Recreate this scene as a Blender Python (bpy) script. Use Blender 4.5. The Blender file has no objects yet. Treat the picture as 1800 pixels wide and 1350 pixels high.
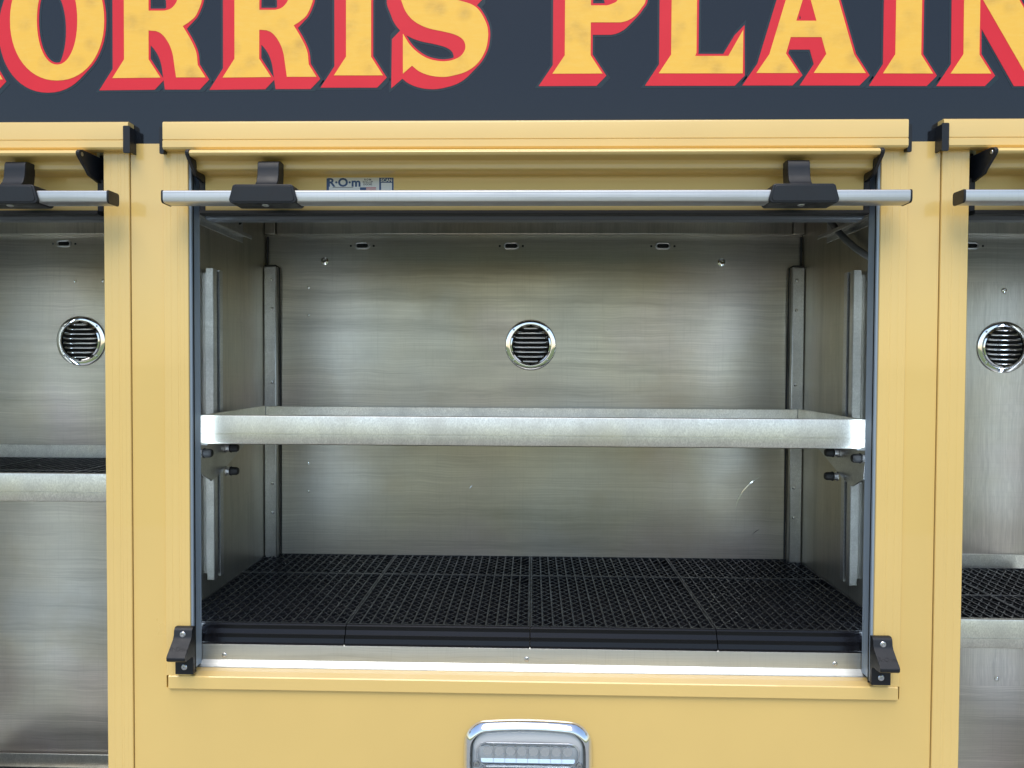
import bpy, bmesh, math, random
from mathutils import Vector, Matrix
from mathutils.geometry import delaunay_2d_cdt, tessellate_polygon

random.seed(4)
scene = bpy.context.scene
col = scene.collection

# ---------------------------------------------------------------- units
# body coordinates: x to the right, y downwards, d inwards from the painted side of the truck; one unit is 0.8 mm
U = 0.0008
EYE = 1.45
CX, CY = 935.0, 643.0


def W(x, y, d=0.0):
    return Vector(((x - CX) * U, d * U, EYE - (y - CY) * U))


# ---------------------------------------------------------------- camera
cam_data = bpy.data.cameras.new('camera')
cam = bpy.data.objects.new('camera', cam_data)
col.objects.link(cam)
cam_data.sensor_width = 36.0
cam_data.lens = 1340.0 / 1800.0 * 36.0
cam_data.clip_start = 0.01
cam_data.clip_end = 2000.0
yaw, pitch, roll = (math.radians(a) for a in (1.506, 1.362, 0.278))
cyw, syw, cp, sp, cr_, sr_ = math.cos(yaw), math.sin(yaw), math.cos(pitch), math.sin(pitch), math.cos(roll), math.sin(roll)
Ry = Matrix(((cyw, 0, syw), (0, 1, 0), (-syw, 0, cyw)))
Rx = Matrix(((1, 0, 0), (0, cp, -sp), (0, sp, cp)))
Rz = Matrix(((cr_, -sr_, 0), (sr_, cr_, 0), (0, 0, 1)))
R3 = Rz @ Rx @ Ry


def tob(v):
    return Vector((v[0], v[2], -v[1]))


right, down, fwd = tob(R3[0]), tob(R3[1]), tob(R3[2])
m = Matrix.Identity(4)
for i in range(3):
    m[i][0], m[i][1], m[i][2] = right[i], -down[i], -fwd[i]
m.translation = W(CX, CY, -1340)
cam.matrix_world = m
scene.camera = cam

# ---------------------------------------------------------------- sky, sun, exposure
SUN_EL, SUN_AZ = math.radians(60), math.radians(188)   # azimuth clockwise from +Y: the light comes from in front of the truck side
world = bpy.data.worlds.new('World')
scene.world = world
world.use_nodes = True
wn = world.node_tree.nodes
sky = wn.new('ShaderNodeTexSky')
sky.sky_type = 'NISHITA'
sky.sun_disc = False
sky.sun_elevation = SUN_EL
sky.sun_rotation = SUN_AZ
sky.dust_density = 1.0
sky.air_density = 1.2
sky.ozone_density = 1.6
wn['Background'].inputs['Strength'].default_value = 0.12
world.node_tree.links.new(sky.outputs[0], wn['Background'].inputs['Color'])
sun_data = bpy.data.lights.new('sun', 'SUN')
sun_data.energy = 1.5
sun_data.angle = math.radians(42)
sun_data.color = (1.0, 0.93, 0.82)
sun = bpy.data.objects.new('sun', sun_data)
col.objects.link(sun)
sd = Vector((math.sin(SUN_AZ) * math.cos(SUN_EL), math.cos(SUN_AZ) * math.cos(SUN_EL), math.sin(SUN_EL)))
sun.rotation_euler = (-sd).to_track_quat('-Z', 'Y').to_euler()
sun.location = sd * 20
vs = scene.view_settings
vs.view_transform = 'Standard'
vs.look = 'None'
vs.gamma = 1.0
vs.use_curve_mapping = False
vs.exposure = 0.78
scene.cycles.use_denoising = True
scene.cycles.max_bounces = 7
scene.cycles.glossy_bounces = 4
scene.cycles.diffuse_bounces = 3
scene.cycles.caustics_reflective = False
scene.cycles.sample_clamp_indirect = 4.0

# ---------------------------------------------------------------- materials


def mat(name, base, rough=0.5, metal=0.0, coat=0.0, coat_rough=0.06, spec=0.5, ior=None):
    mt = bpy.data.materials.new(name)
    mt.use_nodes = True
    b = mt.node_tree.nodes['Principled BSDF']
    b.inputs['Base Color'].default_value = (*base, 1)
    b.inputs['Roughness'].default_value = rough
    b.inputs['Metallic'].default_value = metal
    b.inputs['Coat Weight'].default_value = coat
    b.inputs['Coat Roughness'].default_value = coat_rough
    b.inputs['Specular IOR Level'].default_value = spec
    if ior:
        b.inputs['IOR'].default_value = ior
    return mt


class NT:
    """small node helper"""

    def __init__(self, mt):
        self.t = mt.node_tree
        self.b = self.t.nodes['Principled BSDF']
        self.co = self.t.nodes.new('ShaderNodeTexCoord').outputs['Object']

    def link(self, a, b):
        self.t.links.new(a, b)

    def mapped(self, scale, rot=(0, 0, 0), loc=(0, 0, 0), src=None):
        n = self.t.nodes.new('ShaderNodeMapping')
        n.inputs['Scale'].default_value = scale
        n.inputs['Rotation'].default_value = rot
        n.inputs['Location'].default_value = loc
        self.link(src or self.co, n.inputs['Vector'])
        return n.outputs[0]

    def noise(self, vec, scale=1.0, detail=3.0, rough=0.5, dist=0.0):
        n = self.t.nodes.new('ShaderNodeTexNoise')
        n.inputs['Scale'].default_value = scale
        n.inputs['Detail'].default_value = detail
        n.inputs['Roughness'].default_value = rough
        n.inputs['Distortion'].default_value = dist
        self.link(vec, n.inputs['Vector'])
        return n.outputs['Fac']

    def ramp(self, fac, stops):
        n = self.t.nodes.new('ShaderNodeValToRGB')
        el = n.color_ramp.elements
        while len(el) < len(stops):
            el.new(0.5)
        for e, (p, c) in zip(el, stops):
            e.position = p
            e.color = (*c, 1) if len(c) == 3 else c
        self.link(fac, n.inputs[0])
        return n.outputs[0]

    def maprange(self, fac, a, b, c, d):
        n = self.t.nodes.new('ShaderNodeMapRange')
        for k, v in zip((1, 2, 3, 4), (a, b, c, d)):
            n.inputs[k].default_value = v
        self.link(fac, n.inputs[0])
        return n.outputs[0]

    def mix(self, fac, a, b, mode='MIX'):
        n = self.t.nodes.new('ShaderNodeMix')
        n.data_type = 'RGBA'
        n.blend_type = mode
        if isinstance(fac, float):
            n.inputs[0].default_value = fac
        else:
            self.link(fac, n.inputs[0])
        for sock, v in ((n.inputs[6], a), (n.inputs[7], b)):
            if isinstance(v, tuple):
                sock.default_value = (*v, 1)
            else:
                self.link(v, sock)
        return n.outputs[2]

    def bump(self, height, strength, dist=0.001, prev=None):
        n = self.t.nodes.new('ShaderNodeBump')
        n.inputs['Strength'].default_value = strength
        n.inputs['Distance'].default_value = dist
        self.link(height, n.inputs['Height'])
        if prev:
            self.link(prev, n.inputs['Normal'])
        return n.outputs[0]

    def base(self, s): self.link(s, self.b.inputs['Base Color'])
    def rough(self, s): self.link(s, self.b.inputs['Roughness'])
    def normal(self, s): self.link(s, self.b.inputs['Normal'])


M = {}


def yellow_paint(name, base, rough, coat):
    mt = mat(name, base, rough, 0, coat, 0.03)
    n = NT(mt)
    v = n.noise(n.mapped((3, 3, 3)), 1.0, 4)
    d = tuple(c * 0.93 for c in base)
    n.base(n.mix(n.maprange(v, 0.35, 0.65, 0, 1), base, d))
    pe = n.noise(n.co, 260.0, 2)
    n.normal(n.bump(pe, 0.03, 0.0008))
    n.rough(n.maprange(n.noise(n.co, 9.0, 5), 0.3, 0.7, rough - 0.05, rough + 0.08))
    return mt


M['yellow'] = yellow_paint('yellow_panel_paint', (0.80, 0.55, 0.18), 0.32, 0.85)
M['yellow_trim'] = yellow_paint('yellow_trim_paint', (0.82, 0.57, 0.20), 0.36, 0.6)
mt = M['black_paint'] = mat('black_gloss_paint', (0.010, 0.012, 0.016), 0.12, 0, 0.0, 0.06)
n = NT(mt)
n.normal(n.bump(n.noise(n.co, 240.0, 2), 0.02, 0.0008))
n.rough(n.maprange(n.noise(n.co, 7.0, 5), 0.3, 0.7, 0.08, 0.16))
M['outline'] = mat('black_outline_vinyl', (0.010, 0.022, 0.028), 0.3)
mt = M['red'] = mat('red_vinyl', (0.56, 0.018, 0.035), 0.5, 0, 0.0, 0.1, 0.3)
n = NT(mt)
n.base(n.mix(n.noise(n.co, 12.0, 4), (0.68, 0.020, 0.036), (0.78, 0.028, 0.046)))
mt = M['gold'] = mat('gold_leaf', (0.9, 0.55, 0.1), 0.45, 0.0, 0.1, 0.1, 0.35)
n = NT(mt)
vor = n.t.nodes.new('ShaderNodeTexVoronoi')
vor.feature = 'SMOOTH_F1'
vor.inputs['Scale'].default_value = 36.0
vor.inputs['Smoothness'].default_value = 0.6
n.link(n.co, vor.inputs['Vector'])
blot = n.maprange(vor.outputs['Distance'], 0.1, 0.5, 1.0, 0.0)
patch = n.maprange(n.noise(n.co, 26.0, 5, 0.6), 0.36, 0.60, 0.0, 1.0)
f = n.t.nodes.new('ShaderNodeMath')
f.operation = 'MULTIPLY'
n.link(blot, f.inputs[0])
n.link(patch, f.inputs[1])
c = n.mix(f.outputs[0], (0.95, 0.545, 0.075), (0.72, 0.41, 0.075))
streak = n.noise(n.mapped((60, 60, 260), (0.3, 0, 0.5)), 1.0, 4, 0.7)
c = n.mix(n.maprange(streak, 0.45, 0.75, 0.0, 0.35), c, (0.98, 0.64, 0.15))
n.base(c)
n.rough(n.maprange(patch, 0, 1, 0.36, 0.55))

mt = M['black_plastic'] = mat('black_moulded_plastic', (0.010, 0.011, 0.014), 0.42, spec=0.4)
n = NT(mt)
n.normal(n.bump(n.noise(n.co, 1400.0, 2), 0.12, 0.0004))
n.rough(n.maprange(n.noise(n.co, 60.0, 4), 0.3, 0.7, 0.36, 0.52))
mt = M['rubber'] = mat('black_tile_plastic', (0.010, 0.011, 0.014), 0.3, spec=0.7)
n = NT(mt)
n.base(n.mix(n.maprange(n.noise(n.co, 30.0, 5, 0.65), 0.45, 0.75, 0, 1), (0.008, 0.009, 0.012), (0.022, 0.022, 0.024)))
n.rough(n.maprange(n.noise(n.co, 45.0, 4), 0.3, 0.7, 0.25, 0.5))
M['ramp'] = mat('black_ramp_plastic', (0.005, 0.005, 0.007), 0.24, spec=0.3)
M['gutter'] = mat('grey_gutter', (0.10, 0.11, 0.125), 0.4)
M['sealant'] = mat('grey_sealant', (0.03, 0.03, 0.03), 0.6)
M['seal'] = mat('black_rubber_seal', (0.008, 0.008, 0.009), 0.6)
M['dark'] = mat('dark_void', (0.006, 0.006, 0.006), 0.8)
mt = M['jamb'] = mat('grey_track_extrusion', (0.33, 0.40, 0.48), 0.34, 0.2)
n = NT(mt)
n.rough(n.maprange(n.noise(n.mapped((90, 90, 3)), 1.0, 4), 0.3, 0.7, 0.26, 0.42))


def brushed(name, lo, hi, rough, grain, stain=0.5, tint=(0.40, 0.34, 0.22), bump=0.25, fine=1.0, metal=1.0):
    """mill-finish sheet; grain = 'x' (brushed along the truck) or 'z' (brushed upright) or 'd' (random galvanised)"""
    mt = mat(name, hi, rough, metal)
    n = NT(mt)
    warp = n.t.nodes.new('ShaderNodeVectorMath')
    warp.operation = 'ADD'
    wv = n.t.nodes.new('ShaderNodeTexNoise')
    wv.inputs['Scale'].default_value = 10.0
    wv.inputs['Detail'].default_value = 2.0
    n.link(n.co, wv.inputs['Vector'])
    sc = n.t.nodes.new('ShaderNodeVectorMath')
    sc.operation = 'SCALE'
    sc.inputs['Scale'].default_value = 0.012
    n.link(wv.outputs['Color'], sc.inputs[0])
    n.link(n.co, warp.inputs[0])
    n.link(sc.outputs[0], warp.inputs[1])
    src = warp.outputs[0]
    if grain == 'x':
        s1, s2, s3 = (3.5, 3.5, 750), (1.2, 1.2, 170), (3, 3, 6)
    elif grain == 'z':
        s1, s2, s3 = (750, 750, 3.5), (170, 170, 1.2), (6, 6, 3)
    else:
        s1, s2, s3 = (520, 520, 330), (160, 160, 90), (20, 20, 20)
    g1 = n.noise(n.mapped(s1, src=src, rot=(0, 0.5 if grain == 'd' else 0, 0)), 1.0, 3, 0.6)
    g2 = n.noise(n.mapped(s2, src=src), 1.0, 4, 0.6)
    g3 = n.noise(n.mapped(s3, src=src), 1.0, 5, 0.6)
    c = n.mix(n.maprange(g1, 0.3, 0.7, 0, 1), lo, hi)
    c = n.mix(n.maprange(g2, 0.40, 0.70, 0.0, 0.45), c, lo)
    c = n.mix(n.maprange(g3, 0.42, 0.72, 0.0, 0.6), c, tuple(v * 0.8 for v in lo))
    if grain != 'd':
        sc4 = (1.6, 1.6, 34) if grain == 'x' else (34, 34, 1.6)
        scuff = n.noise(n.mapped(sc4, src=src, loc=(2, 5, 1)), 1.0, 6, 0.72)
        c = n.mix(n.maprange(scuff, 0.50, 0.68, 0.0, 0.55), c, tuple(v * 0.62 for v in lo))
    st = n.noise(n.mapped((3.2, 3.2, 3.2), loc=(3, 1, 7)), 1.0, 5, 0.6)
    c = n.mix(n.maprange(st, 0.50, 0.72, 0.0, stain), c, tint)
    n.base(c)
    cross = n.noise(n.mapped((420, 420, 2.5) if grain == 'x' else (2.5, 2.5, 420), src=src), 1.0, 2, 0.5)
    c = n.mix(n.maprange(cross, 0.55, 0.75, 0.0, 0.22), c, tuple(v * 0.75 for v in lo))
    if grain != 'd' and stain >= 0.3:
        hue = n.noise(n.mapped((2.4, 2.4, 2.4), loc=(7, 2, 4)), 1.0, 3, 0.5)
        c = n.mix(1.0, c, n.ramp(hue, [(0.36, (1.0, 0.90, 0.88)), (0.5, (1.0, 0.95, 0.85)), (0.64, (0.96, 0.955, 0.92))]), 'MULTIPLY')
    n.base(c)
    n.rough(n.maprange(g3, 0.3, 0.7, rough - 0.04 * fine, rough + 0.05 * fine))
    if bump:
        n.normal(n.bump(g1, bump, 0.0006))
    return mt


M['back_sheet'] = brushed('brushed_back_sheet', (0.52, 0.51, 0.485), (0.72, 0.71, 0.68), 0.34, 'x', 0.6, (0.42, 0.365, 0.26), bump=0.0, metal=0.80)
M['back_sheet_v'] = brushed('upright_brushed_sheet', (0.48, 0.47, 0.45), (0.66, 0.65, 0.625), 0.34, 'z', 0.4, (0.42, 0.37, 0.26), bump=0.0, metal=0.80)
M['side_sheet'] = brushed('side_wall_sheet', (0.46, 0.45, 0.415), (0.58, 0.57, 0.53), 0.33, 'z', 0.3, (0.36, 0.32, 0.22), bump=0.0, metal=0.85)
M['galv'] = brushed('speckled_tray_aluminium', (0.64, 0.62, 0.56), (0.94, 0.92, 0.84), 0.40, 'd', 0.55, (0.66, 0.60, 0.40), 0.035)
M['track'] = brushed('track_aluminium', (0.48, 0.49, 0.5), (0.66, 0.67, 0.68), 0.36, 'd', 0.2, bump=0.03)
M['satin'] = brushed('satin_bar_aluminium', (0.62, 0.62, 0.62), (0.66, 0.66, 0.66), 0.45, 'x', 0.05, (0.48, 0.48, 0.46), 0.0, 0.3)
M['threshold'] = brushed('threshold_aluminium', (0.62, 0.64, 0.63), (0.74, 0.76, 0.75), 0.46, 'x', 0.10, (0.66, 0.66, 0.6), 0.0)
M['chrome'] = mat('chrome', (0.86, 0.87, 0.89), 0.05, 1.0)
M['steel'] = mat('steel_screw', (0.62, 0.62, 0.63), 0.28, 1.0)
M['conduit'] = mat('grey_conduit', (0.14, 0.145, 0.15), 0.4)
mt = M['lens'] = mat('clear_lens', (0.93, 0.95, 0.96), 0.04)
nt_ = mt.node_tree
tr = nt_.nodes.new('ShaderNodeBsdfTransparent')
tr.inputs[0].default_value = (0.99, 0.995, 1.0, 1)
gl = nt_.nodes.new('ShaderNodeBsdfGlossy')
gl.inputs['Roughness'].default_value = 0.05
fr = nt_.nodes.new('ShaderNodeFresnel')
fr.inputs['IOR'].default_value = 1.35
mx = nt_.nodes.new('ShaderNodeMixShader')
nt_.links.new(fr.outputs[0], mx.inputs[0])
nt_.links.new(tr.outputs[0], mx.inputs[1])
nt_.links.new(gl.outputs[0], mx.inputs[2])
nt_.links.new(mx.outputs[0], nt_.nodes['Material Output'].inputs['Surface'])
M['reflector'] = mat('silver_reflector', (0.92, 0.94, 0.97), 0.24, 1.0)
M['led_chip'] = mat('led_chip', (0.5, 0.48, 0.3), 0.3)
M['housing'] = mat('pale_lamp_housing', (0.86, 0.88, 0.90), 0.3)
M['white_print'] = mat('white_print', (0.72, 0.72, 0.70), 0.45)
M['blue_print'] = mat('blue_print', (0.03, 0.075, 0.19), 0.45)
M['grey_print'] = mat('grey_print', (0.09, 0.09, 0.10), 0.5)
M['red_print'] = mat('red_print', (0.5, 0.05, 0.07), 0.5)
mt = M['led_on'] = mat('lit_diffuser', (0.8, 0.85, 0.9), 0.4)
b = mt.node_tree.nodes['Principled BSDF']
b.inputs['Emission Color'].default_value = (0.68, 0.84, 1.0, 1)
b.inputs['Emission Strength'].default_value = 10.0
mt = M['asphalt'] = mat('concrete_apron', (0.12, 0.12, 0.125), 0.85)
n = NT(mt)
n.base(n.mix(n.noise(n.co, 60.0, 6, 0.7), (0.24, 0.24, 0.215), (0.36, 0.36, 0.33)))
mt = M['lawn'] = mat('lawn_ground', (0.10, 0.15, 0.03), 0.9)
n = NT(mt)
n.base(n.mix(n.noise(n.co, 2.5, 6, 0.7), (0.07, 0.11, 0.022), (0.17, 0.20, 0.045)))

# ---------------------------------------------------------------- builders
ORG = {}       # object name -> world position of its origin


class MB:
    """collects pieces of one mesh, in body coordinates"""

    def __init__(self):
        self.v, self.f = [], []

    def add(self, vs_, fs):
        o = len(self.v)
        self.v += [tuple(p) for p in vs_]
        self.f += [tuple(o + i for i in f) for f in fs]
        return self

    def box(self, x0, x1, y0, y1, d0, d1):
        vs_ = [(x, y, d) for d in (d0, d1) for y in (y0, y1) for x in (x0, x1)]
        return self.add(vs_, [(0, 1, 3, 2), (4, 6, 7, 5), (0, 4, 5, 1), (2, 3, 7, 6), (0, 2, 6, 4), (1, 5, 7, 3)])

    def prism(self, prof, axis, a0, a1):
        """prof: 2-D outline; axis x: (d,y), axis y: (x,d), axis d: (x,y)"""
        def pt(p, a):
            return {'x': (a, p[1], p[0]), 'y': (p[0], a, p[1]), 'd': (p[0], p[1], a)}[axis]
        k = len(prof)
        vs_ = [pt(p, a0) for p in prof] + [pt(p, a1) for p in prof]
        fs = [(i, (i + 1) % k, k + (i + 1) % k, k + i) for i in range(k)]
        tri = tessellate_polygon([[Vector((p[0], p[1], 0)) for p in prof]])
        fs += [tuple(t) for t in tri] + [tuple(k + i for i in reversed(t)) for t in tri]
        return self.add(vs_, fs)

    def tube(self, pts, r, seg=10, caps=True):
        pts = [Vector(p) for p in pts]
        rings = []
        ref = None
        for i, p in enumerate(pts):
            t = (pts[min(i + 1, len(pts) - 1)] - pts[max(i - 1, 0)]).normalized()
            if ref is None:
                ref = t.orthogonal().normalized()
            ref = (ref - t * ref.dot(t)).normalized()
            bi = t.cross(ref)
            rr = r[i] if isinstance(r, (list, tuple)) else r
            rings.append([p + rr * (math.cos(2 * math.pi * k / seg) * ref + math.sin(2 * math.pi * k / seg) * bi) for k in range(seg)])
        vs_ = [q for ring in rings for q in ring]
        fs = []
        for i in range(len(pts) - 1):
            for k in range(seg):
                fs.append((i * seg + k, i * seg + (k + 1) % seg, (i + 1) * seg + (k + 1) % seg, (i + 1) * seg + k))
        if caps:
            fs.append(tuple(range(seg)))
            fs.append(tuple(len(vs_) - 1 - k for k in range(seg)))
        return self.add(vs_, fs)

    def lathe(self, prof, c, axis='d', seg=28):
        """prof: (radius, offset along the axis); closed rings"""
        vs_, fs = [], []
        for (r, h) in prof:
            for k in range(seg):
                a = 2 * math.pi * k / seg
                p, q = r * math.cos(a), r * math.sin(a)
                o = {'d': (p, q, h), 'x': (h, p, q), 'y': (p, h, q)}[axis]
                vs_.append((c[0] + o[0], c[1] + o[1], c[2] + o[2]))
        for i in range(len(prof) - 1):
            for k in range(seg):
                fs.append((i * seg + k, i * seg + (k + 1) % seg, (i + 1) * seg + (k + 1) % seg, (i + 1) * seg + k))
        if prof[0][0] > 0.01:
            fs.append(tuple(range(seg)))
        if prof[-1][0] > 0.01:
            fs.append(tuple(range((len(prof) - 1) * seg, len(prof) * seg)))
        return self.add(vs_, fs)

    def mesh(self, name, origin, smooth=None):
        me = bpy.data.meshes.new(name)
        me.from_pydata([W(*p) - origin for p in self.v], [], self.f)
        bm = bmesh.new()
        bm.from_mesh(me)
        bmesh.ops.remove_doubles(bm, verts=bm.verts, dist=1e-7)
        bmesh.ops.recalc_face_normals(bm, faces=bm.faces)
        bm.to_mesh(me)
        bm.free()
        if smooth:
            for p in me.polygons:
                p.use_smooth = True
            try:
                me.set_sharp_from_angle(angle=math.radians(smooth))
            except Exception:
                pass
        me.update()
        return me

    def build(self, name, material, parent=None, bevel=0.0, smooth=None, at=None, segs=2):
        """at: body position of the object's own origin (defaults to the parent's)"""
        porg = ORG[parent.name] if parent else Vector((0, 0, 0))
        org = W(*at) if at else porg
        o = bpy.data.objects.new(name, self.mesh(name, org, smooth if smooth else (40 if bevel else None)))
        col.objects.link(o)
        o.data.materials.append(M[material] if isinstance(material, str) else material)
        if parent:
            o.parent = parent
        o.location = org - porg
        ORG[o.name] = org
        if bevel:
            bv = o.modifiers.new('bevel', 'BEVEL')
            bv.width = bevel * U
            bv.segments = segs
            bv.limit_method = 'ANGLE'
            bv.angle_limit = math.radians(38)
            bv.harden_normals = False
        return o


def tag(o, label, cat, group=None):
    o['label'] = label
    o['category'] = cat
    if group:
        o['group'] = group
    return o


def thing(name, label, cat, at, group=None):
    o = bpy.data.objects.new(name, None)
    o.empty_display_size = 0.05
    col.objects.link(o)
    o.location = W(*at)
    ORG[o.name] = W(*at)
    return tag(o, label, cat, group)


def copy_part(o, parent, at):
    """a copy of a part (sharing its mesh) with copies of its sub-parts, its origin at a body position"""
    c = o.copy()
    col.objects.link(c)
    c.parent = parent
    c.location = W(*at) - ORG[parent.name]
    ORG[c.name] = W(*at)
    for ch in [x for x in bpy.data.objects if x.parent == o]:
        g = ch.copy()
        col.objects.link(g)
        g.parent = c
    return c


def rounded(x0, x1, y0, y1, r, n_=6, bow=0.0):
    """rounded rectangle outline; bow swells the edges outwards"""
    pts = []
    for (cx_, cy_, a0) in ((x1 - r, y0 + r, -90), (x1 - r, y1 - r, 0), (x0 + r, y1 - r, 90), (x0 + r, y0 + r, 180)):
        for k in range(n_ + 1):
            a = math.radians(a0 + 90 * k / n_)
            pts.append((cx_ + r * math.cos(a), cy_ + r * math.sin(a)))
    if bow:
        out = []
        for i, p in enumerate(pts):
            out.append(p)
            q = pts[(i + 1) % len(pts)]
            if math.dist(p, q) > r:
                for k in range(1, 10):
                    out.append((p[0] + (q[0] - p[0]) * k / 10, p[1] + (q[1] - p[1]) * k / 10))
        mx, my = (x0 + x1) / 2, (y0 + y1) / 2
        hw, hh = (x1 - x0) / 2, (y1 - y0) / 2
        pts = []
        for (x, y) in out:
            u, v = (x - mx) / hw, (y - my) / hh
            pts.append((x + u * bow * 0.6 * (1 - v * v), y + v * bow * (1 - u * u)))
    return pts


def screw_mesh(r, name='screw', matname='steel'):
    mb = MB()
    mb.lathe([(0.01, -0.6 * r), (0.28 * r, -0.18 * r), (0.42 * r, -0.38 * r), (0.8 * r, -0.32 * r), (r, -0.1 * r), (r, 0.25 * r)], (CX, CY, 0), 'd', 16)
    me = mb.mesh(name, W(CX, CY, 0), 35)
    me.materials.append(M[matname])
    return me


SCREW = {}


def piece(name, me, parent, at):
    """one small alike piece sharing mesh data"""
    o = bpy.data.objects.new(name, me)
    col.objects.link(o)
    o.parent = parent
    o.location = W(*at) - ORG[parent.name]
    ORG[o.name] = W(*at)
    return o


def screw(parent, x, y, d, r=5.0, name='screw', matname='steel'):
    key = (r, name, matname)
    if key not in SCREW:
        SCREW[key] = screw_mesh(r, name, matname)
    return piece(name, SCREW[key], parent, (x, y, d))


# ================================================================ the ground in front of the truck
gz = 643 + EYE / U
mb = MB().box(-20000, 22000, gz, gz + 40, -7000, 4000)
g = mb.build('ground', 'asphalt')
g['kind'] = 'structure'
mb = MB().box(-400000, 400000, gz + 5, gz + 60, -900000, 300000)
g = mb.build('lawn', 'lawn')
g['kind'] = 'structure'

# ================================================================ the truck body
body = thing('fire_truck_body', 'yellow and black fire truck side with three open storage compartments', 'fire truck', (930, 1224, 0))

# ---- painted sheets
MB().box(-760, 2560, -300, 253.5, 0, 8).build('upper_panel', 'black_paint', body)
MB().box(223, 281.6, 253.5, 1500, 0, 8).build('pillar_panel', 'yellow', body)
MB().box(1581, 1635.5, 253.5, 1500, 0, 8).build('pillar_panel', 'yellow', body)
MB().box(281.6, 1581, 1224, 1500, 0, 8).build('lower_panel', 'yellow', body)
MB().box(-760, -640, 253.5, 1800, 0, 8).build('pillar_panel', 'yellow', body)
MB().box(2446, 2560, 253.5, 1800, 0, 8).build('pillar_panel', 'yellow', body)
# seams between trim and sheet: the sheet behind shows as a fine dark line
MB().box(170, 330, 253.5, 1500, 8.5, 12).build('backing_sheet', 'dark', body)
MB().box(1531, 1690, 253.5, 1500, 8.5, 12).build('backing_sheet', 'dark', body)

# ---- door frames: grooved upright trims


def trim(x0, x1, y0, y1, grooves, inner_left):
    prof = [(x0, 6), (x0, -2.6), (x0 + 0.8, -3.6)]
    for gx, gw, gd in sorted(grooves):
        prof += [(gx - gw, -3.6), (gx - gw * 0.4, -3.6 + gd), (gx + gw * 0.4, -3.6 + gd), (gx + gw, -3.6)]
    prof += [(x1 - 0.8, -3.6), (x1, -2.6), (x1, 6)]
    return MB().prism(prof, 'y', y0, y1).build('frame_trim', 'yellow_trim', body)


TG = [(0.30, 0.8, 0.30), (0.58, 0.9, 0.35), (0.67, 0.7, 0.22), (0.83, 0.6, 0.2), (0.12, 0.5, 0.15)]


def tg(x0, x1, flip):
    return [((x1 - (x1 - x0) * f_) if flip else (x0 + (x1 - x0) * f_), w_, d_) for f_, w_, d_ in TG]


trim(175.5, 221.6, 262, 1800, tg(175.5, 221.6, False), False)
trim(282.6, 326.6, 262, 1200, tg(282.6, 326.6, False), True)
trim(1534, 1580, 262, 1200, tg(1534, 1580, True), True)
trim(1637, 1683.6, 262, 1800, tg(1637, 1683.6, True), True)
trim(-640, -592, 262, 1800, tg(-640, -592, False), True)
trim(2398, 2446, 262, 1800, tg(2398, 2446, True), True)

# ---- sill: yellow trim below the opening, bright threshold plate, screws
prof = [(6, 1224), (-4.5, 1224), (-6, 1222.5), (-6, 1202), (-4.5, 1200.2), (14, 1198.6), (33, 1199.4), (33, 1206), (6, 1206)]
MB().prism(prof, 'x', 287.5, 1576.2).build('sill_trim', 'yellow_trim', body)
prof = [(34, 1205), (34, 1199.2), (36.5, 1198.2), (43.2, 1188.5), (43.2, 1160.6), (45, 1159), (60, 1159), (60, 1164), (46.5, 1164), (46.5, 1205)]
th = MB().prism(prof, 'x', 322, 1539).build('threshold', 'threshold', body)
for x, y in ((368.7, 1180.7), (928.2, 1179.9), (1486.3, 1180.2)):
    screw(th, x, y, 43.2, 4.6)

# ---- grey door tracks (inner faces of the frame)


def jamb(x, s, y0, y1):
    prof = [(0, 0.5), (2.6, 2.5), (3.2, 6), (0.2, 12), (-1.2, 20), (-1.0, 30), (0.8, 41), (-14, 41), (-14, 0.5)]
    return MB().prism([(x + s * px, pd) for px, pd in prof], 'y', y0, y1).build('door_track', 'jamb', body, smooth=35)


for x, s, y1 in ((326.8, 1, 1194), (1533.8, -1, 1194), (175.3, -1, 1800), (1683.8, 1, 1800), (-592, 1, 1800), (2398, -1, 1800)):
    jamb(x, s, 262, y1)

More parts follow.
